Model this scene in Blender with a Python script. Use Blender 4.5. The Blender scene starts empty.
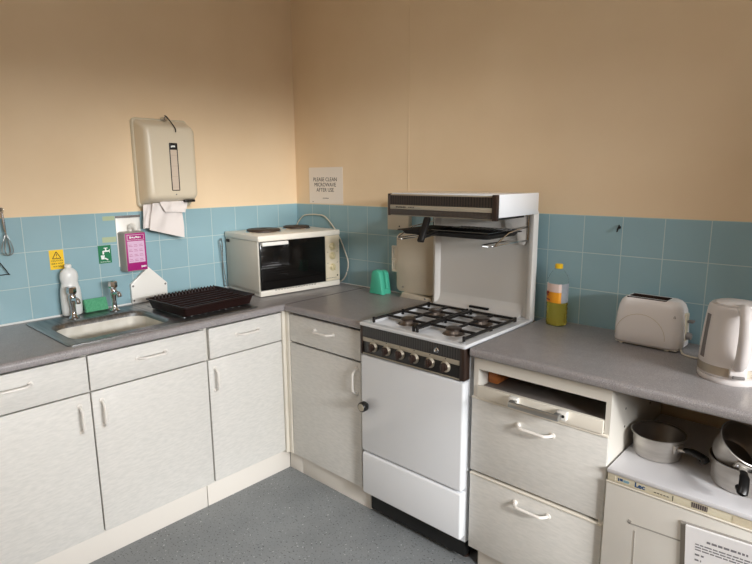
import bpy, bmesh, math, random
from mathutils import Matrix, Vector
random.seed(7)
S = bpy.context.scene
COL = S.collection
PI = math.pi

# ------------------------------------------------------------------ materials
def lin(c):
    return tuple(((v/255)/12.92 if v/255 <= .04045 else ((v/255+.055)/1.055)**2.4) for v in c)

def mat(name, rgb, rough=.5, metal=0., spec=.5, trans=0., ior=1.45, coat=0.):
    m = bpy.data.materials.new(name); m.use_nodes = True
    b = m.node_tree.nodes['Principled BSDF']
    b.inputs['Base Color'].default_value = (*lin(rgb), 1)
    b.inputs['Roughness'].default_value = rough
    b.inputs['Metallic'].default_value = metal
    b.inputs['Specular IOR Level'].default_value = spec
    b.inputs['Transmission Weight'].default_value = trans
    b.inputs['IOR'].default_value = ior
    b.inputs['Coat Weight'].default_value = coat
    return m

def nd(m, t, **kw):
    n = m.node_tree.nodes.new(t)
    for k, v in kw.items():
        setattr(n, k, v)
    return n

def noisy(m, c1, c2, scale=(20, 20, 20), detail=4, lo=.35, hi=.65, bump=0., dist=.001, rot=(0, 0, 0), rough=None):
    """colour from stretched noise in object space, with an optional bump"""
    t = m.node_tree; b = t.nodes['Principled BSDF']
    tc = nd(m, 'ShaderNodeTexCoord'); mp = nd(m, 'ShaderNodeMapping')
    mp.inputs['Scale'].default_value = scale; mp.inputs['Rotation'].default_value = rot
    no = nd(m, 'ShaderNodeTexNoise'); no.inputs['Scale'].default_value = 1; no.inputs['Detail'].default_value = detail
    t.links.new(tc.outputs['Object'], mp.inputs['Vector']); t.links.new(mp.outputs['Vector'], no.inputs['Vector'])
    rp = nd(m, 'ShaderNodeValToRGB'); e = rp.color_ramp.elements
    e[0].position = lo; e[1].position = hi
    e[0].color = (*lin(c1), 1); e[1].color = (*lin(c2), 1)
    t.links.new(no.outputs['Fac'], rp.inputs['Fac']); t.links.new(rp.outputs['Color'], b.inputs['Base Color'])
    if bump:
        bp = nd(m, 'ShaderNodeBump'); bp.inputs['Strength'].default_value = bump; bp.inputs['Distance'].default_value = dist
        t.links.new(no.outputs['Fac'], bp.inputs['Height']); t.links.new(bp.outputs['Normal'], b.inputs['Normal'])
    return m

def speckle(m, base, base2, dark, light, sc, dlo=.30, lhi=.72):
    """fine two-tone ground with dark and light flecks"""
    t = m.node_tree; b = t.nodes['Principled BSDF']
    tc = nd(m, 'ShaderNodeTexCoord')
    def ramp(scale, lo, hi, detail=2):
        no = nd(m, 'ShaderNodeTexNoise'); no.inputs['Scale'].default_value = scale; no.inputs['Detail'].default_value = detail
        t.links.new(tc.outputs['Object'], no.inputs['Vector'])
        r = nd(m, 'ShaderNodeMapRange'); r.inputs['From Min'].default_value = lo; r.inputs['From Max'].default_value = hi
        t.links.new(no.outputs['Fac'], r.inputs['Value']); return r.outputs['Result']
    def mix(f, a, c):
        x = nd(m, 'ShaderNodeMix', data_type='RGBA')
        t.links.new(f, x.inputs['Factor'])
        for s, v in ((6, a), (7, c)):
            if isinstance(v, tuple): x.inputs[s].default_value = (*lin(v), 1)
            else: t.links.new(v, x.inputs[s])
        return x.outputs[2]
    c = mix(ramp(sc*.05, .35, .65, 5), base, base2)
    c = mix(ramp(sc, dlo+.02, dlo-.03), c, dark)
    c = mix(ramp(sc*.8+3.3, lhi-.02, lhi+.02), c, light)
    t.links.new(c, b.inputs['Base Color'])
    return m

def tile_mat(name, axis):
    m = mat(name, (140, 182, 190), rough=.16, spec=.5)
    t = m.node_tree; b = t.nodes['Principled BSDF']
    tc = nd(m, 'ShaderNodeTexCoord'); sp = nd(m, 'ShaderNodeSeparateXYZ'); cb = nd(m, 'ShaderNodeCombineXYZ')
    t.links.new(tc.outputs['Object'], sp.inputs[0])
    az = nd(m, 'ShaderNodeMath', operation='ADD'); az.inputs[1].default_value = 3.0-1.349
    ax = nd(m, 'ShaderNodeMath', operation='ADD'); ax.inputs[1].default_value = 9.0
    t.links.new(sp.outputs[axis], ax.inputs[0]); t.links.new(sp.outputs['Z'], az.inputs[0])
    t.links.new(ax.outputs[0], cb.inputs[0]); t.links.new(az.outputs[0], cb.inputs[1])
    br = nd(m, 'ShaderNodeTexBrick', offset=0., squash=1.)
    br.inputs['Scale'].default_value = 1; br.inputs['Brick Width'].default_value = .15; br.inputs['Row Height'].default_value = .15
    br.inputs['Mortar Size'].default_value = .0016; br.inputs['Mortar Smooth'].default_value = .15
    br.inputs['Color1'].default_value = (*lin((143, 175, 184)), 1); br.inputs['Color2'].default_value = (*lin((148, 180, 189)), 1)
    br.inputs['Mortar'].default_value = (*lin((186, 203, 200)), 1)
    t.links.new(cb.outputs[0], br.inputs['Vector'])
    no = nd(m, 'ShaderNodeTexNoise'); no.inputs['Scale'].default_value = 7; no.inputs['Detail'].default_value = 2
    t.links.new(tc.outputs['Object'], no.inputs['Vector'])
    hs = nd(m, 'ShaderNodeHueSaturation')
    mr = nd(m, 'ShaderNodeMapRange'); mr.inputs['To Min'].default_value = .94; mr.inputs['To Max'].default_value = 1.05
    t.links.new(no.outputs['Fac'], mr.inputs['Value']); t.links.new(mr.outputs[0], hs.inputs['Value'])
    t.links.new(br.outputs['Color'], hs.inputs['Color']); t.links.new(hs.outputs[0], b.inputs['Base Color'])
    mm = nd(m, 'ShaderNodeMath', operation='MULTIPLY_ADD'); mm.inputs[1].default_value = -1.; 
    m2 = nd(m, 'ShaderNodeMath', operation='MULTIPLY'); m2.inputs[1].default_value = .25
    t.links.new(no.outputs['Fac'], m2.inputs[0]); t.links.new(br.outputs['Fac'], mm.inputs[0]); t.links.new(m2.outputs[0], mm.inputs[2])
    bp = nd(m, 'ShaderNodeBump'); bp.inputs['Strength'].default_value = .5; bp.inputs['Distance'].default_value = .0015
    t.links.new(mm.outputs[0], bp.inputs['Height']); t.links.new(bp.outputs[0], b.inputs['Normal'])
    rg = nd(m, 'ShaderNodeMapRange'); rg.inputs['To Min'].default_value = .16; rg.inputs['To Max'].default_value = .8
    t.links.new(br.outputs['Fac'], rg.inputs['Value']); t.links.new(rg.outputs[0], b.inputs['Roughness'])
    return m

def stripe_mat(name, c1, c2, axis, period, duty=.5, rough=.4, depth=.002):
    """fluted trim: alternating bands along one object axis"""
    m = mat(name, c1, rough=rough); t = m.node_tree; b = t.nodes['Principled BSDF']
    tc = nd(m, 'ShaderNodeTexCoord'); sp = nd(m, 'ShaderNodeSeparateXYZ'); t.links.new(tc.outputs['Object'], sp.inputs[0])
    d = nd(m, 'ShaderNodeMath', operation='DIVIDE'); d.inputs[1].default_value = period; t.links.new(sp.outputs[axis], d.inputs[0])
    f = nd(m, 'ShaderNodeMath', operation='FRACT'); t.links.new(d.outputs[0], f.inputs[0])
    g = nd(m, 'ShaderNodeMath', operation='GREATER_THAN'); g.inputs[1].default_value = duty; t.links.new(f.outputs[0], g.inputs[0])
    x = nd(m, 'ShaderNodeMix', data_type='RGBA'); x.inputs[6].default_value = (*lin(c1), 1); x.inputs[7].default_value = (*lin(c2), 1)
    t.links.new(g.outputs[0], x.inputs[0]); t.links.new(x.outputs[2], b.inputs['Base Color'])
    bp = nd(m, 'ShaderNodeBump'); bp.inputs['Strength'].default_value = .6; bp.inputs['Distance'].default_value = depth
    t.links.new(g.outputs[0], bp.inputs['Height']); t.links.new(bp.outputs[0], b.inputs['Normal'])
    return m

M = {}
M['plaster'] = noisy(mat('cream plaster paint', (225, 200, 162), .75, spec=.25), (229, 204, 169), (233, 209, 175), (3, 3, 3), bump=.04, dist=.004)
M['ceiling'] = mat('dull ceiling paint', (186, 180, 170), .8)
M['floor'] = speckle(mat('grey speckled vinyl', (110, 115, 118), .42), (126, 130, 132), (134, 138, 140), (76, 78, 82), (200, 202, 204), 120, .365, .70)
M['tile_y'] = tile_mat('blue tiles left', 'Y'); M['tile_x'] = tile_mat('blue tiles back', 'X')
M['sealant'] = mat('white sealant', (228, 230, 228), .5)
M['laminate'] = noisy(mat('white grained laminate', (226, 225, 221), .45), (213, 212, 207), (226, 224, 219), (34, 34, 130), 6, .3, .7, bump=.05, dist=.001, rot=(.8, .8, 0))
M['edge'] = mat('cream edge trim', (231, 225, 212), .42)
M['melamine'] = mat('white melamine', (224, 220, 211), .45)
M['plinth'] = mat('white plinth board', (228, 223, 215), .5)
M['handle'] = mat('white enamelled handle', (236, 232, 226), .3)
M['worktop'] = speckle(mat('grey laminate worktop', (128, 124, 123), .36), (149, 145, 146), (156, 152, 153), (114, 110, 110), (182, 177, 177), 420, .40, .62)
M['steel'] = noisy(mat('brushed stainless steel', (170, 172, 172), .38, 1.), (128, 130, 131), (160, 161, 161), (4, 90, 90))
M['bowl'] = noisy(mat('limescaled steel bowl', (205, 202, 192), .5, .25), (212, 208, 197), (221, 218, 209), (30, 30, 30))
M['chrome'] = mat('chrome', (205, 206, 208), .12, 1.)
M['alu'] = noisy(mat('dull aluminium', (175, 172, 167), .42, .8), (186, 182, 177), (206, 203, 198), (8, 8, 40))
M['aluin'] = mat('stained aluminium inside', (132, 124, 116), .45, .9)
M['black'] = mat('black plastic', (22, 21, 21), .35)
M['blackmatt'] = mat('black enamel', (20, 20, 20), .55)
M['dark'] = mat('dark void', (18, 16, 15), .9)
M['brownplastic'] = mat('dark brown plastic', (36, 20, 18), .45, spec=.3)
M['browncap'] = mat('brown end cap', (48, 34, 28), .4)
M['enamel'] = mat('white enamel', (226, 229, 233), .14, coat=.3)
M['enamel2'] = mat('white enamel splash', (222, 220, 216), .18)
M['fluteb'] = stripe_mat('black fluted trim', (30, 29, 29), (62, 61, 60), 'X', .0115, .35)
M['flutebr'] = stripe_mat('brown fluted trim', (16, 12, 11), (56, 45, 38), 'X', .0125, .5)
M['flutefine'] = stripe_mat('fine fluted trim', (40, 35, 31), (78, 68, 60), 'X', .006, .5)
M['silver'] = mat('satin silver strip', (172, 164, 148), .42, .35)
M['panelblack'] = mat('black control panel', (38, 37, 36), .35)
M['castiron'] = mat('black pan support', (20, 18, 18), .5)
M['burner'] = mat('burner ring', (120, 110, 102), .35, .8)
M['burnercap'] = mat('burner cap', (66, 57, 52), .35, .4)
M['ovencream'] = mat('cream steel shell', (208, 203, 190), .4)
M['ovenlid'] = mat('white oven top', (233, 228, 216), .3)
M['ovenpanel'] = mat('cream control panel', (222, 211, 186), .4)
M['ovenglass'] = stripe_mat('dark oven glass', (10, 9, 9), (26, 23, 21), 'Z', .0125, .82, rough=.12, depth=.0002)
M['hotplate'] = mat('cast hotplate', (64, 52, 44), .5, .3)
M['knobcream'] = mat('cream knob', (212, 200, 160), .35)
M['cord'] = mat('cream cord', (222, 214, 196), .45)
M['dispenser'] = mat('off white plastic', (215, 203, 180), .3)
M['dispback'] = mat('aged off white plastic', (205, 196, 174), .4)
M['paperin'] = stripe_mat('stacked paper towels', (206, 190, 172), (196, 179, 160), 'Z', .05, .94, rough=.9, depth=.001)
M['paper'] = mat('white paper', (246, 245, 247), .85)
M['signpaper'] = mat('sign paper', (232, 222, 210), .8)
M['towelpaper'] = mat('soft paper towel', (224, 217, 213), .9)
M['ink'] = mat('black ink', (42, 38, 38), .8)
M['inkgrey'] = mat('grey ink', (128, 126, 132), .8)
M['inkblue'] = mat('blue print', (28, 72, 120), .6)
M['inkteal'] = mat('pale blue print', (130, 165, 180), .6)
M['yellow'] = mat('yellow sticker', (244, 200, 20), .5)
M['greenlabel'] = mat('green sticker', (18, 118, 76), .45)
M['whiteprint'] = mat('white print', (236, 240, 238), .6)
M['tape'] = mat('old tape residue', (172, 186, 152), .6)
M['soapgrey'] = mat('translucent grey plastic', (158, 152, 144), .35)
M['magenta'] = mat('magenta label', (164, 28, 116), .45)
M['pinkpale'] = mat('pale pink print', (214, 180, 208), .6)
M['whiteplastic'] = mat('white plastic', (236, 234, 228), .3)
M['bottlewhite'] = mat('white squeezy bottle', (228, 230, 228), .28)
M['sponge'] = noisy(mat('green cloth', (92, 178, 132), .9), (112, 178, 138), (128, 194, 154), (90, 90, 90), bump=.3)
M['sponge2'] = noisy(mat('dark green scourer', (60, 140, 96), .95), (76, 152, 112), (94, 168, 128), (120, 120, 120), bump=.4)
M['board'] = mat('cream panel paint', (205, 196, 178), .45)
M['teal'] = mat('teal green plastic', (84, 196, 164), .4)
M['toaster'] = mat('white glossy plastic', (243, 240, 240), .2)
M['kettle'] = mat('white kettle plastic', (219, 214, 212), .28)
M['greybutton'] = mat('grey button', (120, 116, 114), .4)
M['gauge'] = mat('smoky gauge', (120, 116, 116), .15)
M['petglass'] = mat('clear bottle plastic', (250, 252, 250), .05, trans=1., ior=1.05)
M['oil'] = mat('sunflower oil', (255, 238, 120), .03, trans=.72, ior=1.08)
M['oilcap'] = mat('yellow cap', (246, 200, 30), .4)
M['labelorange'] = mat('orange label', (246, 166, 38), .45)
M['labelpink'] = mat('pale pink label', (236, 212, 204), .5)
M['labelred'] = mat('dark red print', (150, 52, 30), .5)
M['labelblue'] = stripe_mat('small blue print', (168, 172, 172), (136, 142, 156), 'Z', .005, .5, rough=.6, depth=0)
M['fridge'] = noisy(mat('aged white fridge enamel', (212, 206, 192), .4), (226, 223, 216), (232, 230, 224), (5, 5, 5))
M['fridgestrip'] = mat('yellowed plastic strip', (226, 219, 196), .4)
M['fridgetop'] = mat('pale grey fridge top', (222, 222, 226), .3)
M['barcode'] = stripe_mat('barcode', (70, 62, 60), (170, 160, 150), 'X', .0055, .7, rough=.7, depth=0)
M['wood'] = noisy(mat('orange wood block', (178, 104, 52), .5), (160, 90, 44), (190, 118, 62), (10, 60, 60))
M['shelfgrey'] = mat('grey drawer base', (128, 122, 118), .5)
M['aluhandle'] = mat('satin aluminium handle', (186, 186, 184), .3, .85)
M['sleeve'] = mat('plastic sleeve', (168, 164, 158), .25)
M['bandmetal'] = mat('brushed kettle band', (186, 176, 160), .35, .7)
M['wire'] = mat('grey wire', (150, 152, 150), .35, .6)

# ------------------------------------------------------------------ mesh helpers
def new(): return bmesh.new()

def merge(bm, tmp, mx=None):
    if mx is not None: bmesh.ops.transform(tmp, matrix=mx, verts=tmp.verts)
    me = bpy.data.meshes.new('tmp'); tmp.to_mesh(me); tmp.free(); bm.from_mesh(me); bpy.data.meshes.remove(me)

def box(bm, x0, x1, y0, y1, z0, z1, bev=0., seg=2, mx=None):
    t = bmesh.new(); bmesh.ops.create_cube(t, size=1)
    bmesh.ops.transform(t, matrix=Matrix.Translation(((x0+x1)/2, (y0+y1)/2, (z0+z1)/2)) @ Matrix.Diagonal((x1-x0, y1-y0, z1-z0, 1)), verts=t.verts)
    if bev: bmesh.ops.bevel(t, geom=t.edges[:], offset=bev, segments=seg, profile=.5, affect='EDGES')
    merge(bm, t, mx); return bm

def loft(bm, rings, cap0=True, cap1=True, mx=None, closed=True):
    t = bmesh.new(); R = [[t.verts.new(p) for p in r] for r in rings]; n = len(R[0])
    for a, b in zip(R, R[1:]):
        for i in range(n if closed else n-1):
            j = (i+1) % n
            try: t.faces.new((a[i], a[j], b[j], b[i]))
            except ValueError: pass
    if cap0: t.faces.new(R[0][::-1])
    if cap1: t.faces.new(R[-1])
    bmesh.ops.recalc_face_normals(t, faces=t.faces); merge(bm, t, mx); return bm

def lathe(bm, prof, n=28, cx=0, cy=0, cz=0, mx=None, sx=1, sy=1, cap0=True, cap1=True):
    rings = [[(cx+max(r, 1e-4)*sx*math.cos(2*PI*i/n), cy+max(r, 1e-4)*sy*math.sin(2*PI*i/n), cz+z) for i in range(n)] for r, z in prof]
    return loft(bm, rings, cap0, cap1, mx)

def cyl(bm, p0, p1, r0, r1=None, n=16):
    p0, p1 = Vector(p0), Vector(p1); d = p1-p0
    q = d.to_track_quat('Z', 'Y').to_matrix().to_4x4(); q.translation = p0
    return lathe(bm, [(r0, 0), (r0 if r1 is None else r1, d.length)], n, mx=q)

def rod(bm, p0, p1, prof, n=20):
    """lathe profile [(r, t)] along the segment p0->p1, t in metres"""
    p0, p1 = Vector(p0), Vector(p1); q = (p1-p0).to_track_quat('Z', 'Y').to_matrix().to_4x4(); q.translation = p0
    return lathe(bm, prof, n, mx=q)

def smooth_path(pts, k=6):
    P = [Vector(p) for p in pts]; out = []
    for i in range(len(P)-1):
        a, b, c, d = P[max(i-1, 0)], P[i], P[i+1], P[min(i+2, len(P)-1)]
        for s in range(k):
            t = s/k
            out.append(.5*((2*b)+(c-a)*t+(2*a-5*b+4*c-d)*t*t+(3*b-a-3*c+d)*t**3))
    out.append(P[-1]); return out

def tube(bm, pts, r, n=8, flat=1., up=(0, 0, 1), rz=None):
    P = [Vector(p) for p in pts]; rings = []
    for i, p in enumerate(P):
        d = (P[min(i+1, len(P)-1)]-P[max(i-1, 0)]).normalized(); u = Vector(up)
        if abs(d.dot(u)) > .95: u = Vector((1, 0, 0)) if abs(d.x) < .9 else Vector((0, 1, 0))
        s = d.cross(u).normalized(); w = s.cross(d).normalized()
        rr = r[i] if isinstance(r, (list, tuple)) else r
        rings.append([p+s*rr*math.cos(2*PI*k/n)+w*rr*flat*math.sin(2*PI*k/n) for k in range(n)])
    return loft(bm, rings)

def bar(bm, p0, p1, w, h, bev=0.):
    """rectangular bar from p0 to p1, w wide sideways, h tall"""
    p0, p1 = Vector(p0), Vector(p1); d = p1-p0; L = d.length; d.normalize()
    u = Vector((0, 0, 1)) if abs(d.z) < .95 else Vector((0, 1, 0)); s = d.cross(u).normalized(); v = s.cross(d)
    mx = Matrix((( d.x, s.x, v.x, p0.x), (d.y, s.y, v.y, p0.y), (d.z, s.z, v.z, p0.z), (0, 0, 0, 1)))
    return box(bm, 0, L, -w/2, w/2, -h/2, h/2, bev, 2, mx)

def rrect(a0, a1, b0, b1, r, k=5):
    out = []
    for cx, cy, s in ((a1-r, b1-r, 0), (a0+r, b1-r, PI/2), (a0+r, b0+r, PI), (a1-r, b0+r, 1.5*PI)):
        for i in range(k):
            t = s+PI/2*i/(k-1); out.append((cx+r*math.cos(t), cy+r*math.sin(t)))
    return out

def prism(bm, poly, f, d0, d1, bev=0.):
    """extrude a 2-D polygon; f(a, b, d) gives the 3-D point"""
    t = bmesh.new(); A = [t.verts.new(f(a, b, d0)) for a, b in poly]; B = [t.verts.new(f(a, b, d1)) for a, b in poly]; n = len(A)
    t.faces.new(A); t.faces.new(B[::-1])
    for i in range(n): t.faces.new((A[i], B[i], B[(i+1) % n], A[(i+1) % n]))
    bmesh.ops.recalc_face_normals(t, faces=t.faces)
    if bev:
        E = [e for e in t.edges if any(len(fc.verts) > 4 or True for fc in e.link_faces)]
        cap = [e for e in t.edges if (e.verts[0] in A) == (e.verts[1] in A)]
        bmesh.ops.bevel(t, geom=cap, offset=bev, segments=2, profile=.5, affect='EDGES')
    merge(bm, t); return bm

def text(bm, s, size, mx, depth=.0004, bold=0.):
    cu = bpy.data.curves.new('txt', 'FONT'); cu.body = s; cu.size = size; cu.align_x = 'CENTER'; cu.align_y = 'CENTER'
    cu.extrude = depth; cu.offset = bold; cu.resolution_u = 3
    o = bpy.data.objects.new('txt', cu); COL.objects.link(o)
    dg = bpy.context.evaluated_depsgraph_get(); me = bpy.data.meshes.new_from_object(o.evaluated_get(dg))
    t = bmesh.new(); t.from_mesh(me)
    bpy.data.objects.remove(o); bpy.data.curves.remove(cu); bpy.data.meshes.remove(me)
    merge(bm, t, mx)

def face_left(y, z, x):   # text frame on a wall that faces +x
    return Matrix(((0, 0, 1, x), (1, 0, 0, y), (0, 1, 0, z), (0, 0, 0, 1)))
def face_back(x, z, y):   # text frame on a surface that faces -y
    return Matrix(((1, 0, 0, x), (0, 0, -1, y), (0, 1, 0, z), (0, 0, 0, 1)))

# ------------------------------------------------------------------ object helpers
WM = {}
def thing(name, label, cat, loc=(0, 0, 0), rz=0., group=None):
    o = bpy.data.objects.new(name, None); COL.objects.link(o); o.empty_display_size = .05
    o.location = loc; o.rotation_euler = (0, 0, rz)
    o['label'] = label; o['category'] = cat
    if group: o['group'] = group
    WM[o.name] = Matrix.Translation(loc) @ Matrix.Rotation(rz, 4, 'Z'); return o

def part(name, bm, m, parent=None, local=False, smooth=40, label=None):
    """one mesh object; geometry comes in world space unless local is set"""
    mx = WM.get(parent.name, Matrix()) if parent else Matrix()
    if parent and not local: bmesh.ops.transform(bm, matrix=mx.inverted(), verts=bm.verts)
    me = bpy.data.meshes.new(name); bm.normal_update()
    if smooth:
        for f in bm.faces: f.smooth = True
    bm.to_mesh(me); bm.free(); me.materials.append(m)
    if smooth: me.set_sharp_from_angle(angle=math.radians(smooth))
    o = bpy.data.objects.new(name, me); COL.objects.link(o)
    if parent: o.parent = parent
    WM[o.name] = mx
    if label: o['label'] = label
    return o

def solo(name, bm, m, label, cat, group=None, smooth=40):
    o = part(name, bm, m, smooth=smooth); o['label'] = label; o['category'] = cat
    if group: o['group'] = group
    return o

def struct(name, bm, m, parent=None, smooth=40):
    o = part(name, bm, m, parent, smooth=smooth)
    if not parent: o['kind'] = 'structure'
    return o

# ================================================================== THE SETTING
ZT, WZ = 1.349, .90          # top of the tiling, worktop height
RX, RY, RZ = 4.2, -4.0, 3.5  # room extents
struct('floor', box(new(), -.1, RX+.1, RY-.1, .1, -.1, 0), M['floor'], smooth=0)
struct('ceiling', box(new(), -.1, RX+.1, RY-.1, .1, RZ, RZ+.1), M['ceiling'], smooth=0)
struct('wall_left', box(new(), -.1, 0, RY-.1, 0, 0, RZ), M['plaster'], smooth=0)
struct('wall_back', box(new(), -.1, RX+.1, 0, .1, 0, RZ), M['plaster'], smooth=0)
struct('wall_front', box(new(), 0, RX+.1, RY-.1, RY, 0, RZ), M['plaster'], smooth=0)
WIN = (-2.3, -.5, .95, 2.0)   # window opening in the right wall: y0, y1, z0, z1
HI = (-2.25, -1.34, 2.48, 2.96)    # unseen high opening, added and sized to throw a light streak
b = new()
box(b, RX, RX+.1, RY, WIN[0], 0, WIN[3]); box(b, RX, RX+.1, WIN[1], 0, 0, WIN[3]); box(b, RX, RX+.1, WIN[0], WIN[1], 0, WIN[2])
box(b, RX, RX+.1, RY, 0, WIN[3], HI[2]); box(b, RX, RX+.1, RY, HI[0], HI[2], HI[3]); box(b, RX, RX+.1, HI[1], 0, HI[2], HI[3]); box(b, RX, RX+.1, RY, 0, HI[3], RZ)
struct('wall_right', b, M['plaster'], smooth=0)
b = new()
for y in (WIN[0]+.025, (WIN[0]+WIN[1])/2, WIN[1]-.025): box(b, RX+.02, RX+.07, y-.025, y+.025, WIN[2], WIN[3], .004)
for z in (WIN[2]+.025, WIN[3]-.025): box(b, RX+.022, RX+.068, WIN[0], WIN[1], z-.025, z+.025, .004)
struct('window_1', b, M['whiteplastic'])
b = new()
for y in HI[:2]: box(b, RX+.02, RX+.07, y-.03, y+.03, HI[2], HI[3], .004)
for z in HI[2:]: box(b, RX+.022, RX+.068, HI[0], HI[1], z-.03, z+.03, .004)
struct('streak_window', b, M['whiteplastic'])
struct('shade_pier', box(new(), 2.95, 3.45, -.45, 0, 0, RZ), M['plaster'], smooth=0)  # unseen pier, added to shade the right end of the back wall
struct('trim_1', box(new(), 0, .006, -2.6, 0, WZ-.02, ZT), M['tile_y'], smooth=0)
struct('trim_2', box(new(), .006, 3.2, -.006, 0, WZ-.02, ZT), M['tile_x'], smooth=0)
b = new(); tube(b, [(.009, -2.02, .903), (.009, -.02, .903)], .005, 6); tube(b, [(.012, -.009, .902), (1.10, -.009, .902)], .003, 6)
struct('trim_3', b, M['sealant'])
b = new(); box(b, .878, .886, -.0012, 0, ZT, RZ, .0005); struct('trim_4', b, M['plaster'])

# ================================================================== LEFT RUN OF CABINETS
XF, YF = .56, -.565     # door planes of the left and right runs
def bow(parent, c, along, out, L=.112, label=None):
    """flat bow handle standing off a door; along / out are unit vectors"""
    c, a, n = Vector(c), Vector(along), Vector(out); b = new(); h = L/2
    pts = [c-a*h, c-a*(h-.004)+n*.012, c-a*(h-.016)+n*.026, c-a*(h-.03)+n*.029, c+a*(h-.03)+n*.029, c+a*(h-.016)+n*.026, c+a*(h-.004)+n*.012, c+a*h]
    up = a.cross(n)
    tube(b, smooth_path(pts, 3), [.0055]*22, 10, 1.0, up)
    for s in (-1, 1):
        rod(b, c+a*s*h, c+a*s*h+n*.006, [(.010, 0), (.010, .003), (.006, .006)], 12)
    return part('handle', b, M['handle'], parent, label=label)

def carcass(b, x0, x1, y0, y1, z0, z1, openface, t=.016):
    """hollow box of panels, open on the top and on one face"""
    box(b, x0, x1, y0, y1, z0, z0+t)
    if openface == 'x':
        box(b, x0, x1, y0, y0+t, z0+t, z1); box(b, x0, x1, y1-t, y1, z0+t, z1); box(b, x0, x0+t, y0+t, y1-t, z0+t, z1)
    else:
        box(b, x0, x0+t, y0, y1, z0+t, z1); box(b, x1-t, x1, y0, y1, z0+t, z1); box(b, x0+t, x1-t, y1-t, y1, z0+t, z1)

def left_cabinet(y0, y1, label, door, drawer, hy, skew=0.):
    t = thing('base_cabinet', label, 'cabinet', (.27, (y0+y1)/2, 0), group='white base cabinets along the left wall')
    b = new(); carcass(b, .02, .539, y0, y1, .118, .866, 'x'); part('body', b, M['melamine'], t, smooth=0)
    d = part('door', box(new(), .542, XF, door[0], door[1], .132, .7125, .0025), M['laminate'], t)
    bow(d, (XF, hy, .62), (0, 0, 1), (1, 0, 0), .105)
    d = part('drawer', box(new(), .542+skew, XF+skew, drawer[0], drawer[1], .718, .856, .0025), M['laminate'], t)
    bow(d, (XF+skew, (drawer[0]+drawer[1])/2, .803), (0, 1, 0), (1, 0, 0), .118)
    return t
left_cabinet(-1.995, -1.494, 'white base cabinet left of the sink, cut off by the left edge of the photo', (-1.992, -1.494), (-1.992, -1.494), -1.535)
left_cabinet(-1.492, -.999, 'white base cabinet directly below the sink, with one drawer and one door', (-1.489, -1.001), (-1.489, -1.001), -1.455)
t = left_cabinet(-.997, -.50, 'narrower white base cabinet right of the sink, ending at the inside corner of the units', (-.994, -.588), (-.984, -.588), -.965, .002)
b = new(); box(b, .545, .570, -.586, -.545, .118, .866, .003); box(b, .570, .594, -.570, -.545, .118, .866, .001)
part('corner_post', b, M['edge'], t, label='cream corner post')
solo('plinth', box(new(), .50, .516, -1.995, -1.018, 0, .116, .0015), M['plinth'], 'long white plinth board under the sink cabinet on the left', 'plinth', 'white plinth boards')
solo('plinth', box(new(), .50, .516, -1.014, -.527, 0, .116, .0015), M['plinth'], 'white plinth board under the narrow cabinet left of the inside corner', 'plinth', 'white plinth boards')
solo('plinth', box(new(), .518, .618, -.527, -.511, 0, .112, .0015), M['plinth'], 'short piece of white plinth right at the inside corner', 'plinth', 'white plinth boards')
solo('plinth', box(new(), .621, 1.10, -.527, -.511, 0, .112, .0015), M['plinth'], 'white plinth board under the corner cabinet beside the cooker', 'plinth', 'white plinth boards')

# ---- right run, corner cabinet
t = thing('base_cabinet', 'white base cabinet between the inside corner and the gas cooker', 'cabinet', (.84, -.3, 0))
b = new(); carcass(b, .592, 1.088, -.545, -.02, .114, .866, 'y'); part('body', b, M['melamine'], t, smooth=0)
d = part('door', box(new(), .597, 1.079, YF, -.548, .118, .708, .0025), M['laminate'], t)
bow(d, (1.056, YF, .622), (0, 0, 1), (0, -1, 0), .112)
d = part('drawer', box(new(), .597, 1.079, YF, -.548, .717, .853, .0025), M['laminate'], t)
bow(d, (.846, YF, .803), (1, 0, 0), (0, -1, 0), .125)

# ---- drawer unit right of the cooker
t = thing('drawer_unit', 'white drawer unit right of the cooker, its top drawer missing the front panel', 'cabinet', (1.9, -.3, 0))
b = new()
box(b, 1.655, 1.671, -.545, -.02, .10, .866); box(b, 2.130, 2.146, YF, -.02, .10, .866); box(b, 1.671, 2.13, -.036, -.02, .10, .866)
box(b, 1.671, 2.13, -.545, -.036, .10, .116)
box(b, 1.655, 1.674, -.565, -.545, .715, .866); box(b, 1.674, 2.13, -.565, -.547, .822, .866)
part('body', b, M['melamine'], t, smooth=0)
for z in (.762, .70):
    for y in (-.43, -.17): part('peg_hole', cyl(new(), (2.1455, y, z), (2.1468, y, z), .004, n=10), M['dark'], t)
d = part('drawer', box(new(), 1.650, 2.145, YF-.003, -.547, .424, .708, .003), M['laminate'], t)
part('edge_strip', box(new(), 1.650, 2.145, YF-.006, -.549, .7085, .716, .002), M['edge'], d)
bow(d, (1.903, YF-.003, .659), (1, 0, 0), (0, -1, 0), .125)
d = part('drawer', box(new(), 1.650, 2.145, YF-.003, -.547, .10, .406, .003), M['laminate'], t)
part('edge_strip', box(new(), 1.650, 2.145, YF-.006, -.549, .4065, .414, .002), M['edge'], d)
bow(d, (1.903, YF-.003, .364), (1, 0, 0), (0, -1, 0), .125)
d = part('open_drawer', box(new(), 1.676, 2.128, -.574, -.556, .7175, .762, .002), M['edge'], t)
part('drawer_base', box(new(), 1.678, 2.126, -.556, -.06, .735, .752, .001), M['shelfgrey'], d)
b = new(); c = -.616
box(b, 1.826, 2.004, c-.007, c+.003, .738, .757, .002)
for x in (1.826, 1.984): box(b, x, x+.02, c+.003, -.594, .738, .757, .001)
h = part('bar_handle', b, M['aluhandle'], d)
for x, sx_ in ((1.812, 1.822), (1.986, 2.008)):
    ft = part('handle_foot', box(new(), x, x+.032, -.594, -.574, .733, .762, .002), M['whiteplastic'], d)
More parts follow.
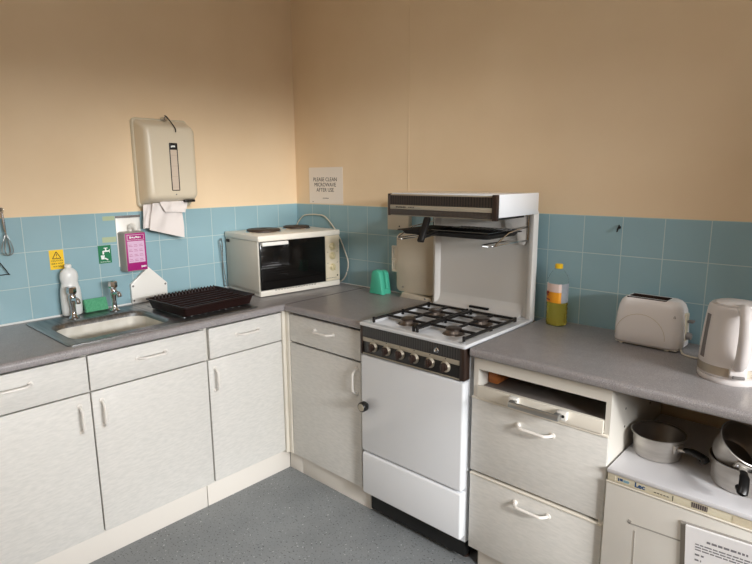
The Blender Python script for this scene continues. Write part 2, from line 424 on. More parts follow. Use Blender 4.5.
for x in (1.822, 2.008): part('screw', cyl(new(), (x, -.593, .748), (x, -.5955, .748), .005, n=10), M['dark'], d)
part('wood_block', box(new(), 1.674, 1.715, -.50, -.36, .753, .81, .006), M['wood'], d)
solo('plinth', box(new(), 1.67, 2.13, -.527, -.511, 0, .098, .0015), M['plinth'], 'white plinth board under the drawer unit right of the cooker', 'plinth', 'white plinth boards')

# ---- worktops
def nose(fx, d0, d1, axis):
    """postformed front edge profile, extruded along the run"""
    r = .014; z0, z1 = .868, WZ; pr = []
    for k in range(7): a = PI/2*k/6; pr.append((fx-r+r*math.sin(a), z1-r+r*math.cos(a)))
    r2 = .008
    for k in range(5): a = PI/2*k/4; pr.append((fx-r2+r2*math.cos(a), z0+r2-r2*math.sin(a)))
    pr += [(fx-.06, z0), (fx-.06, z1)]
    f = (lambda a, bb, d: (a, d, bb)) if axis == 'y' else (lambda a, bb, d: (d, -a, bb))
    return prism(new(), pr, f, d0, d1)
FX = .586
t = nose(FX, -2.02, -.0075, 'y')
box(t, .0075, .13, -2.02, -.0075, .868, WZ); box(t, .13, FX-.06, -2.02, -1.505, .868, WZ); box(t, .13, FX-.06, -1.085, -.0075, .868, WZ)
box(t, .13, .14, -1.505, -1.085, .868, WZ)
solo('worktop', t, M['worktop'], 'long grey worktop along the left wall that holds the sink', 'worktop', 'grey laminate worktops')
t = nose(FX, FX+.004, 1.103, 'x'); box(t, FX+.004, 1.103, -FX+.06, -.0075, .868, WZ)
o = solo('worktop', t, M['worktop'], 'short grey worktop between the mini oven and the gas cooker', 'worktop', 'grey laminate worktops')
part('joint_strip', box(new(), FX+.0005, FX+.0035, -FX+.012, -.0075, .87, WZ+.0008), M['black'], o, smooth=0)
t = nose(FX, 1.648, 2.86, 'x'); box(t, 1.648, 2.86, -FX+.06, -.0075, .868, WZ)
solo('worktop', t, M['worktop'], 'grey worktop right of the cooker under the toaster and the kettle', 'worktop', 'grey laminate worktops')
solo('unseen_end_panel', box(new(), 2.722, 2.740, -.578, -.01, 0, .867, .001), M['melamine'], 'unseen white end panel added beyond the fridge, carrying the worktop and shading the bay', 'panel')  # added out of view, set close to the fridge to shade its bay

# ================================================================== SINK
t = thing('sink', 'inset stainless steel sink with one bowl set into the left worktop', 'sink', (.3, -1.3, WZ))
k = 7
def rr(x0, x1, y0, y1, r, z): return [(a, c, z) for a, c in rrect(x0, x1, y0, y1, r, k)]
bx = (.165, .480, -1.498, -1.095)
rings = [rr(.05, .545, -1.545, -.70, .02, WZ+.0005), rr(.05, .545, -1.545, -.70, .02, WZ+.004), rr(.058, .537, -1.537, -.708, .02, WZ+.006),
         rr(.075, .52, -1.52, -.725, .02, WZ+.003), rr(bx[0]-.006, bx[1]+.006, bx[2]-.006, bx[3]+.006, .075, WZ+.003), rr(*bx, .07, WZ+.001), rr(bx[0]+.006, bx[1]-.006, bx[2]+.006, bx[3]-.006, .066, WZ-.006), rr(bx[0]+.0105, bx[1]-.0105, bx[2]+.0105, bx[3]-.0105, .065, WZ-.018)]
part('deck', loft(new(), rings, False, False), M['steel'], t)
x0, x1, y0, y1 = bx
rings = [rr(x0+.0106, x1-.0106, y0+.0106, y1-.0106, .065, WZ-.018), rr(x0+.012, x1-.012, y0+.012, y1-.012, .065, WZ-.09),
         rr(x0+.022, x1-.022, y0+.022, y1-.022, .06, WZ-.135), rr(x0+.05, x1-.05, y0+.05, y1-.05, .05, WZ-.15)]
bo = part('bowl', loft(new(), rings, False, True), M['bowl'], t)
b = new(); lathe(b, [(.034, 0), (.03, .003), (.018, .001)], 20, .32, -1.3, WZ-.1495); part('drain', b, M['chrome'], bo)
b = new()
for i in range(9):
    y = -1.04+.035*i; bar(b, (.12, y, WZ+.0035), (.47, y, WZ+.0035), .012, .003, .001)
part('drainer_ridge', b, M['steel'], t)

def tap(x, y, label):
    t = thing('pillar_tap', label, 'tap', (x, y, WZ+.003), group='chrome taps at the sink')
    b = new()
    lathe(b, [(.021, 0), (.022, .004), (.017, .009), (.0125, .014), (.0105, .03), (.0105, .06), (.013, .075), (.0155, .085), (.0155, .1), (.012, .106), (.009, .11)], 20)
    part('tap_body', b, M['chrome'], t, True)
    b = new(); tube(b, smooth_path([(.004, 0, .084), (.026, .002, .089), (.048, .004, .086), (.056, .004, .074)], 4), [.0105]*9+[.0098]*4, 12)
    part('spout', b, M['chrome'], t, True)
    b = new(); lathe(b, [(.008, .106), (.017, .109), (.0215, .117), (.0215, .132), (.018, .140), (.010, .143)], 8)
    part('tap_head', b, M['chrome'], t, True, smooth=25)
tap(.108, -1.368, 'chrome pillar tap in front of the white squeezy bottle')
tap(.101, -1.188, 'chrome pillar tap beside the green sponge, below the magenta soap dispenser')

# ---- white squeezy bottle
t = thing('washing_up_bottle', 'white plastic washing-up liquid bottle standing behind the left tap', 'bottle', (.0475, -1.352, WZ+.006))
b = new(); pr = [(.034, 0), (.041, .006), (.043, .03), (.043, .09), (.041, .115), (.036, .137), (.0335, .148), (.036, .158), (.038, .17), (.037, .182), (.034, .194), (.027, .204), (.018, .211), (.012, .214)]
lathe(b, pr, 28, sx=.72, sy=1.); part('bottle_body', b, M['bottlewhite'], t, True, smooth=60)
b = new(); lathe(b, [(.012, .213), (.0145, .216), (.0145, .224), (.012, .2285), (.006, .2305)], 20); part('cap', b, M['whiteplastic'], t, True)
# ---- sponge
t = thing('sponge', 'green sponge scourer leaning against the tiles between the two taps', 'sponge', (.05, -1.252, WZ+.006))
mx = Matrix.Translation((.012, 0, 0)) @ Matrix.Rotation(-.35, 4, 'Y')
part('foam', box(new(), -.016, .002, -.05, .05, .002, .062, .004, 2, mx), M['sponge'], t, True)
part('scouring_pad', box(new(), .002, .010, -.049, .049, .002, .061, .002, 2, mx), M['sponge2'], t, True)

# ---- dish drainer tray
t = thing('dish_rack', 'dark brown plastic dish rack tray with prongs beside the sink', 'dish rack', (.501, -1.057, WZ+.009), 1.625)
w, d = .381, .322
def rl(x0, x1, y0, y1, r, z): return [(a, c, z) for a, c in rrect(x0, x1, y0, y1, r, 4)]
rings = [rl(.014, w-.014, .014, d-.014, .015, 0), rl(.004, w-.004, .004, d-.004, .015, .036), rl(-.004, w+.004, -.004, d+.004, .015, .04), rl(-.004, w+.004, -.004, d+.004, .015, .046),
         rl(.003, w-.003, .003, d-.003, .012, .046), rl(.019, w-.019, .019, d-.019, .012, .006)]
part('tray', loft(new(), rings), M['brownplastic'], t, True)
b = new()
for i in range(12):
    y = .03+.0225*i; box(b, .024, w-.024, y-.003, y+.003, .006, .034+.006*(i % 2))
for i in range(19):
    x = .03+.0178*i
    lathe(b, [(.0065, .012), (.0058, .043), (.004, .056), (.001, .06)], 8, x, d-.03)
for i in range(8): lathe(b, [(.006, .012), (.005, .036), (.001, .042)], 8, w-.03, .06+.03*i)
part('plate_prongs', b, M['brownplastic'], t, True)

# ================================================================== WALL ITEMS, LEFT
t = thing('paper_towel_dispenser', 'off-white wall-mounted paper towel dispenser above the sink', 'dispenser', (0, -.86, 1.365))
def ry(x, y0, y1, z0, z1, r): return [(x, a, c) for a, c in rrect(y0, y1, z0, z1, r, 6)]
b = loft(new(), [ry(.001, -1.0, -.715, 1.366, 1.79, .022), ry(.014, -1.0, -.715, 1.366, 1.79, .022), ry(.02, -.995, -.72, 1.371, 1.785, .02)])
part('back_plate', b, M['dispback'], t)
rings = [ry(.02, -.992, -.723, 1.376, 1.782, .02), ry(.06, -.990, -.727, 1.388, 1.772, .022), ry(.095, -.988, -.730, 1.400, 1.757, .026), ry(.112, -.984, -.735, 1.407, 1.748, .026), ry(.119, -.976, -.743, 1.416, 1.738, .024), ry(.1215, -.962, -.757, 1.43, 1.722, .02)]
cv = part('cover', loft(new(), rings), M['dispenser'], t, smooth=50)
part('viewing_slot', box(new(), .1215, .1235, -.871, -.836, 1.45, 1.668, .003), M['paperin'], cv)
b = new()
for y in (-.8725, -.8345): box(b, .1215, .1245, y-.002, y+.002, 1.448, 1.67, .0008)
box(b, .1215, .1245, -.873, -.834, 1.446, 1.45, .0008); box(b, .1215, .1247, -.873, -.834, 1.64, 1.672, .001)
part('slot_frame', b, M['black'], cv)
b = new(); box(b, .1247, .1252, -.862, -.845, 1.652, 1.66, .0005); box(b, .1247, .1252, -.866, -.862, 1.650, 1.658); part('logo', b, M['whiteprint'], cv)
b = new(); cyl(b, (.1212, -.853, 1.428), (.1225, -.853, 1.428), .0035); part('lock_hole', b, M['greybutton'], cv)
b = new(); cyl(b, (.02, -.846, 1.79), (.056, -.846, 1.789), .011); cyl(b, (.056, -.846, 1.789), (.062, -.846, 1.789), .008); part('lock', b, M['chrome'], t)
b = new(); tube(b, smooth_path([(.058, -.852, 1.803), (.075, -.850, 1.795), (.105, -.843, 1.764), (.126, -.838, 1.738), (.126, -.837, 1.722)], 4), .0028, 6); part('lock_key', b, M['black'], t, label='black wire key')
b = new(); box(b, .07, .105, -.80, -.745, 1.388, 1.400, .002); part('label_slot', b, M['black'], t)

b = new(); rings = []
n = 22
def sheet(yt0, yt1, yb0, yb1, zt, zb0, zb1, x0, x1, ph, crease):
    rows = []
    for i in range(13):
        v = i/12; row = []
        for j in range(n):
            u = j/(n-1)
            y = (yt0+(yt1-yt0)*u)*(1-v)+(yb0+(yb1-yb0)*u)*v
            z = zt*(1-v)+(zb0+(zb1-zb0)*u)*v
            x = x0+(x1-x0)*v+crease*(math.sin(u*7+ph)*(.35+.65*v)+.5*math.sin(u*15+ph*2+v*4)*(1-v)+.4*abs(math.sin(u*4+v*5+ph)))
            row.append(Vector((x, y, z)))
        rows.append(row)
    A = rows; B = [[p-Vector((.0012, 0, 0)) for p in r] for r in rows]
    rg = [a+list(reversed(c)) for a, c in zip(A, B)]
    loft(b, rg)
sheet(-.955, -.80, -.985, -.808, 1.388, 1.262, 1.212, .066, .078, .6, .010)
sheet(-.990, -.90, -1.008, -.965, 1.382, 1.268, 1.270, .050, .062, 2.2, .007)
sheet(-.925, -.772, -.905, -.80, 1.394, 1.345, 1.338, .078, .088, 1.4, .009)
solo('paper_towel', b, M['towelpaper'], 'crumpled white paper towel hanging out of the dispenser', 'paper towel', smooth=60)

# ---- soap dispenser
t = thing('soap_dispenser', 'wall soap dispenser with a magenta label beside the paper towel', 'soap dispenser', (0, -1.05, 1.06))
b = box(new(), .0065, .011, -1.112, -.994, 1.09, 1.333, .002); part('back_plate', b, M['whiteplastic'], t)
b = new(); box(b, .0115, .016, -1.112, -.994, 1.322, 1.333, .001)
for y in (-1.064, -1.05, -1.04): box(b, .016, .019, y, y+.006, 1.322, 1.33)
part('bracket_lip', b, M['greybutton'], t)
b = new(); loft(b, [ry(.0115, -1.108, -1.0, 1.066, 1.258, .01), ry(.06, -1.106, -1.002, 1.068, 1.258, .01), ry(.072, -1.103, -1.005, 1.072, 1.254, .01)])
bt = part('soap_box', b, M['soapgrey'], t)
lb = part('box_label', box(new(), .0722, .0735, -1.100, -1.004, 1.074, 1.252, .0005), M['magenta'], bt, label='magenta label')
b = new(); box(b, .0736, .0741, -1.092, -1.012, 1.112, 1.214); part('text_panel', b, M['pinkpale'], lb)
b = new()
for z in (1.219, 1.243): box(b, .0736, .0741, -1.092, -1.012, z, z+.0012)
for y in (-1.092, -1.0132): box(b, .0736, .0741, y, y+.0012, 1.219, 1.244)
for i in range(6): box(b, .0736, .0741, -1.08+.0095*i, -1.074+.0095*i, 1.227+.002*(i % 2), 1.237-.002*(i % 3))
part('label_heading', b, M['whiteprint'], lb)
b = new()
for i in range(4): box(b, .0736, .0741, -1.034+.0065*i, -1.029+.0065*i, 1.086+.001*(i % 2), 1.095-.001*(i % 2))
part('label_mark', b, M['whiteprint'], lb)
b = new()
for r in range(4):
    for c in range(3):
        box(b, .0742, .0744, -1.088+.025*c, -1.069+.025*c, 1.12+.023*r, 1.1215+.023*r); box(b, .0742, .0744, -1.088+.025*c, -1.073+.025*c, 1.127+.023*r, 1.1285+.023*r)
part('small_print', b, M['magenta'], lb)
b = new(); tube(b, smooth_path([(.03, -1.055, 1.255), (.03, -1.055, 1.275), (.045, -1.05, 1.285), (.06, -1.045, 1.278), (.066, -1.043, 1.262)], 4), .008, 10, 1.6)
part('pump_nozzle', b, M['whiteplastic'], t)

# ---- stickers
t = thing('caution_sticker', 'small yellow caution sticker on the blue tiles above the white bottle', 'sticker', (.0062, -1.38, 1.11))
part('sticker_base', box(new(), .0056, .0068, -1.409, -1.351, 1.112, 1.198), M['yellow'], t, smooth=0)
b = new()
A = [(-1.397, 1.160), (-1.363, 1.160), (-1.380, 1.190)]
for i in range(3):
    p, q = A[i], A[(i+1) % 3]; bar(b, (.007, *p), (.007, *q), .0005, .003)
box(b, .0068, .0072, -1.3812, -1.3788, 1.170, 1.181); box(b, .0068, .0072, -1.3812, -1.3788, 1.164, 1.1665)
text(b, 'CAUTION', .0105, face_left(-1.38, 1.150, .0069)); text(b, 'VERY HOT', .0105, face_left(-1.38, 1.137, .0069)); text(b, 'WATER', .0105, face_left(-1.38, 1.124, .0069))
part('sticker_print', b, M['ink'], t, smooth=0)
t = thing('drinking_water_sign', 'small green drinking water sign with a tap symbol on the blue tiles', 'sign', (.0062, -1.172, 1.115))
part('sign_base', box(new(), .0056, .0070, -1.202, -1.143, 1.115, 1.199), M['greenlabel'], t, smooth=0)
b = new(); X0, X1 = .0070, .0074
box(b, X0, X1, -1.178, -1.152, 1.168, 1.175); box(b, X0, X1, -1.170, -1.164, 1.174, 1.186); box(b, X0, X1, -1.176, -1.158, 1.184, 1.188)
box(b, X0, X1, -1.183, -1.176, 1.157, 1.174); box(b, X0, X1, -1.152, -1.149, 1.163, 1.18)
prism(b, [(-1.192, 1.153), (-1.174, 1.153), (-1.176, 1.134), (-1.190, 1.134)], lambda a, c, d: (d, a, c), X0, X1)
bar(b, ((X0+X1)/2, -1.174, 1.139), ((X0+X1)/2, -1.160, 1.130), .0004, .006)
text(b, 'Drinking water', .0075, face_left(-1.1725, 1.122, .0071))
part('sign_symbol', b, M['whiteprint'], t, smooth=0)
solo('tape_strip', box(new(), .0056, .0066, -1.168, -1.113, 1.313, 1.333), M['tape'], 'upper strip of old yellowish tape on the tiles left of the soap dispenser', 'tape', 'old tape on the tiles', 0)
solo('tape_strip', box(new(), .0056, .0066, -1.178, -1.114, 1.211, 1.236), M['tape'], 'lower strip of old yellowish tape on the tiles above the green sign', 'tape', 'old tape on the tiles', 0)

# ---- house-shaped white cover plate
t = thing('cover_plate', 'white house-shaped cover plate with screws on the wall behind the dish rack', 'panel', (.01, -.98, .91))
pl = [(-1.071, .905), (-.889, .905), (-.887, .985), (-.978, 1.076), (-1.071, 1.0)]
part('plate', prism(new(), pl, lambda a, c, d: (d, a, c), .007, .026, .0015), M['whiteplastic'], t)
for y, z in ((-1.062, .99), (-1.062, .918), (-.897, .98), (-.897, .918)): part('screw', lathe(new(), [(.0052, 0), (.004, .0025)], 12, mx=Matrix.Translation((.0262, y, z)) @ Matrix.Rotation(PI/2, 4, 'Y')), M['greybutton'], t)

# ---- whisk, masher and hook
t = thing('wire_whisk', 'steel balloon whisk hanging at the left edge of the photo', 'whisk', (.03, -1.568, 1.2))
b = new()
tube(b, [(.028, -1.572, 1.372), (.029, -1.570, 1.33), (.030, -1.568, 1.292)], [.005, .006, .0045], 10)
tube(b, smooth_path([(.028, -1.570, 1.37), (.028, -1.578, 1.384), (.026, -1.572, 1.392), (.024, -1.565, 1.386), (.026, -1.567, 1.372)], 4), .0018, 6)
part('handle', b, M['chrome'], t)
b = new()
for k in range(4):
    a = PI*k/4+.2; pts = []
    for i in range(17):
        u = i/16*2*PI; s = math.sin(u/2)
        rad = .021*math.sin(u)*(.55+.45*s) if False else .026*math.sin(u)*(.35+.65*s)
        zz = 1.293-.098*s**1.15
        pts.append((.032+rad*math.cos(a), -1.568+rad*math.sin(a), zz))
    tube(b, pts, .0014, 5)
part('wire_loops', b, M['wire'], t)
t = thing('wire_masher', 'black wire kitchen tool hanging below the whisk, cut off by the left edge', 'utensil', (.02, -1.62, 1.12))
b = new(); tube(b, [(.022, -1.628, 1.386), (.02, -1.628, 1.205)], .006, 8); part('handle', b, M['black'], t)
b = new(); tube(b, smooth_path([(.02, -1.628, 1.21), (.021, -1.612, 1.19), (.022, -1.574, 1.121), (.022, -1.58, 1.117), (.022, -1.674, 1.117), (.022, -1.68, 1.121), (.021, -1.644, 1.19), (.02, -1.628, 1.21)], 4), .0022, 6)
part('wire_head', b, M['blackmatt'], t)
t = thing('hook_rail', 'small black hook rail at the top of the tiles, cut off by the left edge', 'hook rail', (.0, -1.63, 1.385))
part('rail', box(new(), .0065, .014, -1.72, -1.566, 1.376, 1.392, .002), M['black'], t)
for y in (-1.572, -1.628, -1.68):
    b = new(); tube(b, smooth_path([(.013, y, 1.387), (.020, y, 1.383), (.026, y, 1.383), (.028, y, 1.389)], 3), .0018, 6); part('hook', b, M['chrome'], t)

# ================================================================== MINI OVEN
OW, OD, OH = .517, .362, .318
t = thing('mini_oven', 'cream mini oven with two hotplates on top in the worktop corner', 'oven', (.378, -.573, WZ), 1.46)
b = new()
box(b, .004, OW-.004, .012, OD, .012, OH-.03, .004)
part('shell', b, M['ovencream'], t, True)
b = new(); box(b, .004, OW-.004, .0, OD-.01, .004, .034, .004)
bs = part('base', b, M['ovenlid'], t, True)
for x in (.02, OW-.05):
    for y in (.03, OD-.05): part('foot', lathe(new(), [(.014, 0), (.014, .006)], 12, x+.015, y), M['black'], t, True)
b = new()
for i in range(15): box(b, .09+.0175*i, .101+.0175*i, -.0006, .001, .028, .0315)
part('vent_slot', b, M['dark'], bs, True)
part('top_plate', box(new(), 0, OW, -.004, OD, OH-.032, OH, .006, 3), M['ovenlid'], t, True)
d = part('door', box(new(), .010, .413, -.004, .012, .036, OH-.031, .003), M['ovenglass'], t, True, label='black glass door')
b = new(); box(b, .012, .165, -.026, -.012, OH-.052, OH-.033, .004); box(b, .014, .03, -.014, -.003, OH-.05, OH-.035); box(b, .148, .163, -.014, -.003, OH-.05, OH-.035)
part('door_handle', b, M['whiteplastic'], d, True)
cp = part('control_panel', box(new(), .416, OW-.006, -.003, .012, .036, OH-.031, .002), M['ovenpanel'], t, True)
for z in (.228, .176, .112):
    b = new(); q = Matrix.Translation((.461, -.003, z)) @ Matrix.Rotation(PI/2, 4, 'X')
    lathe(b, [(.021, 0), (.021, .003), (.016, .006), (.0155, .012), (.013, .014)], 24, mx=q)
    box(b, -.0035, .0035, -.016, .016, .006, .02, .001, 1, q @ Matrix.Rotation(.35, 4, 'Z'))
    part('knob', b, M['knobcream'], cp, True)
b = new()
for i in range(6): box(b, .418+.012*i, .426+.012*i, -.0036, -.003, .05, .0525)
part('panel_print', b, M['ink'], cp, True)
for z in (.135, .197):
    for x in (.424, .490): part('dial_mark', box(new(), x, x+.009, -.0036, -.003, z, z+.002), M['ink'], cp, True, smooth=0)
part('maker_mark', box(new(), .490, .498, -.0036, -.003, .058, .066), M['ink'], cp, True, smooth=0)
b = new(); box(b, -.0008, .004, .315, .345, OH-.055, OH-.04); part('badge', b, M['ink'], t, True)
for x, y, r in ((.150, .200, .090), (.388, .240, .075)):
    b = new(); lathe(b, [(r+.006, OH+.0005), (r+.004, OH+.004), (r, OH+.005)], 36, x, y, cap1=False); rg = part('trim_ring', b, M['chrome'], t, True)
    b = new(); lathe(b, [(r, OH+.0005), (r, OH+.012), (r-.004, OH+.015), (.02, OH+.0145), (.018, OH+.012), (.001, OH+.012)], 36, x, y); part('hotplate', b, M['hotplate'], t, True)
cpts = [(.02, -.013, 1.10), (.0, -.013, 1.198), (.058, -.013, 1.268), (.124, -.013, 1.286), (.205, -.013, 1.288), (.265, -.013, 1.280), (.332, -.013, 1.228), (.388, -.014, 1.163), (.430, -.018, 1.096), (.462, -.022, 1.03), (.452, -.024, .971), (.426, -.028, .928), (.38, -.026, .9045)]
part('power_cord', tube(new(), smooth_path(cpts, 5), .0036, 8), M['cord'], t)
# ---- wire grill shelf leaning behind the oven's left side
t = thing('wire_shelf', 'thin grey wire oven shelf standing against the tiles left of the mini oven', 'wire rack', (.03, -.55, WZ))
b = new(); P0 = [(.030, -.572, 1.165), (.030, -.556, 1.185), (.030, -.535, 1.182), (.045, -.527, .935), (.048, -.531, .909)]
tube(b, smooth_path([(.020, -.556, 1.18), (.030, -.572, 1.168), (.032, -.57, 1.13), (.042, -.560, .99), (.05, -.552, .91)], 5), .0025, 6)
tube(b, smooth_path([(.020, -.556, 1.18), (.012, -.548, 1.168), (.012, -.546, 1.13), (.012, -.553, .99), (.012, -.548, .91)], 5), .0025, 6)
part('frame', b, M['wire'], t)
b = new()
for i in range(12):
    s = i/11; bar(b, (.012, -.546-.002*s, 1.14-.22*s), (.033+.016*s, -.570+.018*s, 1.14-.22*s), .002, .002)
part('cross_wires', b, M['wire'], t)

# ================================================================== BACK WALL ITEMS
t = thing('notice_sheet', 'white paper notice PLEASE CLEAN MICROWAVE AFTER USE on the cream wall', 'notice', (.265, -.001, 1.36))
part('sheet', box(new(), .122, .408, -.0016, -.0006, 1.353, 1.562), M['signpaper'], t, smooth=0)
b = new()
for i, (s, z) in enumerate((('PLEASE CLEAN', 1.492), ('MICROWAVE', 1.462), ('AFTER USE', 1.432))): text(b, s, .031, face_back(.260, z, -.0017), .0003)
for i in range(6): box(b, .240+.0085*i, .246+.0085*i, -.002, -.0016, 1.3835, 1.3875)
box(b, .147, .160, -.002, -.0016, 1.3625, 1.3645)
part('lettering', b, M['ink'], t, smooth=0)

t = thing('switch_plate', 'cream wall isolator plate behind the left end of the cooker hood', 'switch', (.83, 0, 1.235))
part('plate', box(new(), .772, .914, -.038, -.0065, 1.236, 1.392, .005), M['board'], t)
b = new(); cyl(b, (.855, -.038, 1.256), (.855, -.0395, 1.256), .004, n=10); part('screw', b, M['ink'], t)
b = new(); box(b, .785, .875, -.0388, -.038, 1.292, 1.295); part('seam', b, M['dispback'], t)

t = thing('cream_board', 'cream plastic board with a slotted side handle standing behind the cooker', 'board', (.96, -.06, WZ))
part('panel', prism(new(), rrect(.856, 1.095, .925, 1.224, .028, 6), lambda a, c, d: (a, d, c), -.062, -.046, .003), M['board'], t)
b = new()
hl = rrect(.806, .8555, 1.02, 1.160, .010, 4)
box(b, .820, .830, -.06, -.048, 1.022, 1.158, .003); box(b, .846, .858, -.06, -.048, 1.022, 1.158, .003)
for z in (1.022, 1.083, 1.146): box(b, .824, .850, -.06, -.048, z, z+.012, .003)
box(b, .836, .848, -.058, -.05, 1.03, 1.15)
part('handle', b, M['board'], t)
b = new(); prism(b, [(.898, .9005), (1.095, .9005), (1.095, .918), (.912, .926)], lambda a, c, d: (a, d, c), -.086, -.03, .002); part('foot', b, M['board'], t)
for x, z in ((.90, .95), (1.06, .913)): part('screw', lathe(new(), [(.005, 0), (.004, .002)], 10, mx=Matrix.Translation((x, -.0865 if z < .93 else -.0625, z)) @ Matrix.Rotation(PI/2, 4, 'X')), M['chrome'], t)

t = thing('sponge_holder', 'teal green plastic holder with rounded fins on the corner worktop', 'holder', (.757, -.075, WZ))
def arch(w0, w1, h, n=12):
    pts = [(-w0/2, 0), (w0/2, 0), (w1/2+.002, h-w1*.34)]; r = w1/2
    for i in range(1, n): a = PI*i/n; pts.append((r*math.cos(a), h-r*.62+r*.62*math.sin(a)))
    return pts+[(-w1/2-.002, h-w1*.34)]
b = new()
for y0, y1, k in ((-.042, -.006, 1.), (.004, .038, .95)):
    prism(b, [(x*k, z*k+.0005) for x, z in arch(.092, .054, .128)], lambda a, c, d: (a, d, c), y0, y1, .008)
box(b, -.042, .042, -.034, .034, .0005, .030, .004)
part('fins', b, M['teal'], t, True)

# small hook on the right tiles
b = new(); rod(b, (1.938, -.0065, 1.308), (1.938, -.013, 1.308), [(.006, 0), (.005, .0065)], 12)
tube(b, smooth_path([(1.938, -.010, 1.318), (1.936, -.018, 1.306), (1.936, -.026, 1.294), (1.939, -.03, 1.296), (1.942, -.03, 1.306)], 4), .0024, 6)
solo('wall_hook', b, M['blackmatt'], 'tiny dark metal hook on the tiles above the toaster', 'hook')

# ================================================================== GAS COOKER
CX0, CX1 = 1.115, 1.636
VX0, VX1 = 1.328, 1.428
CY = -.585
t = thing('gas_cooker', 'white freestanding gas cooker with an eye-level grill hood', 'cooker', (1.375, -.33, 0))
b = new()
box(b, CX0+.004, CX1-.004, -.56, -.10, .10, .868, .002)
part('casing', b, M['enamel'], t)
b = new(); box(b, CX0+.01, CX1-.012, -.552, -.52, .03, .135, .002); pk = part('kick_panel', b, M['blackmatt'], t, label='black kick panel')
for x in (CX0+.05, CX1-.04):
    for y in (-.50, -.14):
        b = new(); lathe(b, [(.018, 0), (.018, .008), (.011, .010), (.011, .031)], 14, x, y); part('foot', b, M['browncap'], t)
b = new(); box(b, CX0+.02, CX1-.02, -.515, -.11, .032, .098); part('base_tray', b, M['blackmatt'], t)
d = part('oven_door', box(new(), CX0+.001, CX1-.001, CY-.018, -.562, .332, .768, .009, 3), M['enamel'], t)
b = new(); rod(b, (1.150, CY-.018, .548), (1.150, CY-.056, .548), [(.011, 0), (.011, .008), (.020, .010), (.0215, .014), (.0215, .032), (.0195, .036)], 26)
kn = part('door_knob', b, M['black'], d, label='black door knob')
b = new(); rod(b, (1.150, CY-.054, .548), (1.150, CY-.0555, .548), [(.0165, 0), (.016, .0015)], 20); part('knob_cap', b, M['silver'], kn)
part('storage_drawer', box(new(), CX0+.003, CX1-.001, CY-.018, -.562, .130, .325, .009, 3), M['enamel'], t)
# control fascia, leaning slightly
fy = CY-.012
fa = part('control_panel', box(new(), CX0+.006, CX1-.006, fy, -.562, .776, .894, .002), M['panelblack'], t)
part('fluted_strip', box(new(), CX0+.012, CX1-.022, fy-.003, fy, .848, .892, .001), M['fluteb'], fa, smooth=0)
part('silver_strip', box(new(), CX0+.012, CX1-.022, fy-.003, fy, .829, .847, .001), M['silver'], fa)
part('silver_strip', box(new(), CX0+.006, CX1-.02, fy-.003, fy, .774, .779, .001), M['silver'], fa)
part('end_cap', box(new(), CX0, CX0+.012, fy-.005, -.562, .772, .897, .002), M['browncap'], fa); part('end_cap', box(new(), CX1-.022, CX1, fy-.005, -.562, .772, .897, .004), M['browncap'], fa)
for i, x in enumerate((1.187, 1.260, 1.332, 1.404, 1.480, 1.552)):
    q = Matrix.Translation((x, fy, .812)) @ Matrix.Rotation(PI/2, 4, 'X')
    b = new(); lathe(b, [(.0215, 0), (.0215, .004), (.018, .008), (.0165, .010)], 24, mx=q); kb = part('knob', b, M['silver'], fa)
    b = new(); lathe(b, [(.0155, .008), (.0145, .020), (.012, .022)], 20, mx=q); box(b, -.0055, .0055, -.0165, .0165, .012, .028, .002, 2, q); part('knob_grip', b, M['browncap'], kb)
for x in (1.187, 1.260, 1.332, 1.404, 1.480, 1.552): part('dial_mark', box(new(), x-.002, x+.002, fy-.0035, fy-.003, .841, .845), M['ink'], fa, smooth=0)
b = new(); rod(b, (1.513, fy-.003, .868), (1.513, fy-.016, .868), [(.010, 0), (.010, .003), (.007, .004), (.0065, .012), (.004, .013)], 16); part('ignition_button', b, M['chrome'], fa)
# hob
b = new(); hz = .909
def rh(x0, x1, y0, y1, r, z): return [(a, c, z) for a, c in rrect(x0, x1, y0, y1, r, 5)]
hx0, hx1, hy0, hy1 = CX0-.006, CX1+.004, -.605, -.085
rings = [rh(hx0+.003, hx1-.003, hy0+.003, hy1, .008, .869+.026), rh(hx0, hx1, hy0, hy1, .010, .899), rh(hx0, hx1, hy0, hy1, .010, hz-.004), rh(hx0+.004, hx1-.004, hy0+.004, hy1-.004, .010, hz),
         rh(hx0+.035, hx1-.035, hy0+.028, hy1-.075, .02, hz), rh(hx0+.043, hx1-.043, hy0+.036, hy1-.083, .02, hz-.008)]
hob = part('hob_top', loft(new(), rings), M['enamel'], t)
b = new(); box(b, CX0+.004, CX1-.004, -.10, -.088, .86, .895); part('rear_casing', b, M['enamel'], t)
BN = [(1.268, -.470, .030), (1.262, -.270, .030), (1.497, -.470, .030), (1.497, -.270, .034)]
for x, y, r in BN:
    b = new(); lathe(b, [(r+.014, hz-.008), (r+.012, hz-.005), (r+.004, hz-.003), (r, hz+.004), (r-.004, hz+.010)], 24, x, y); bu = part('burner', b, M['burner'], t)
    b = new(); lathe(b, [(r-.001, hz+.010), (r+.002, hz+.011), (r+.002, hz+.015), (r-.004, hz+.018), (.008, hz+.0165)], 24, x, y); part('burner_cap', b, M['burnercap'], bu)
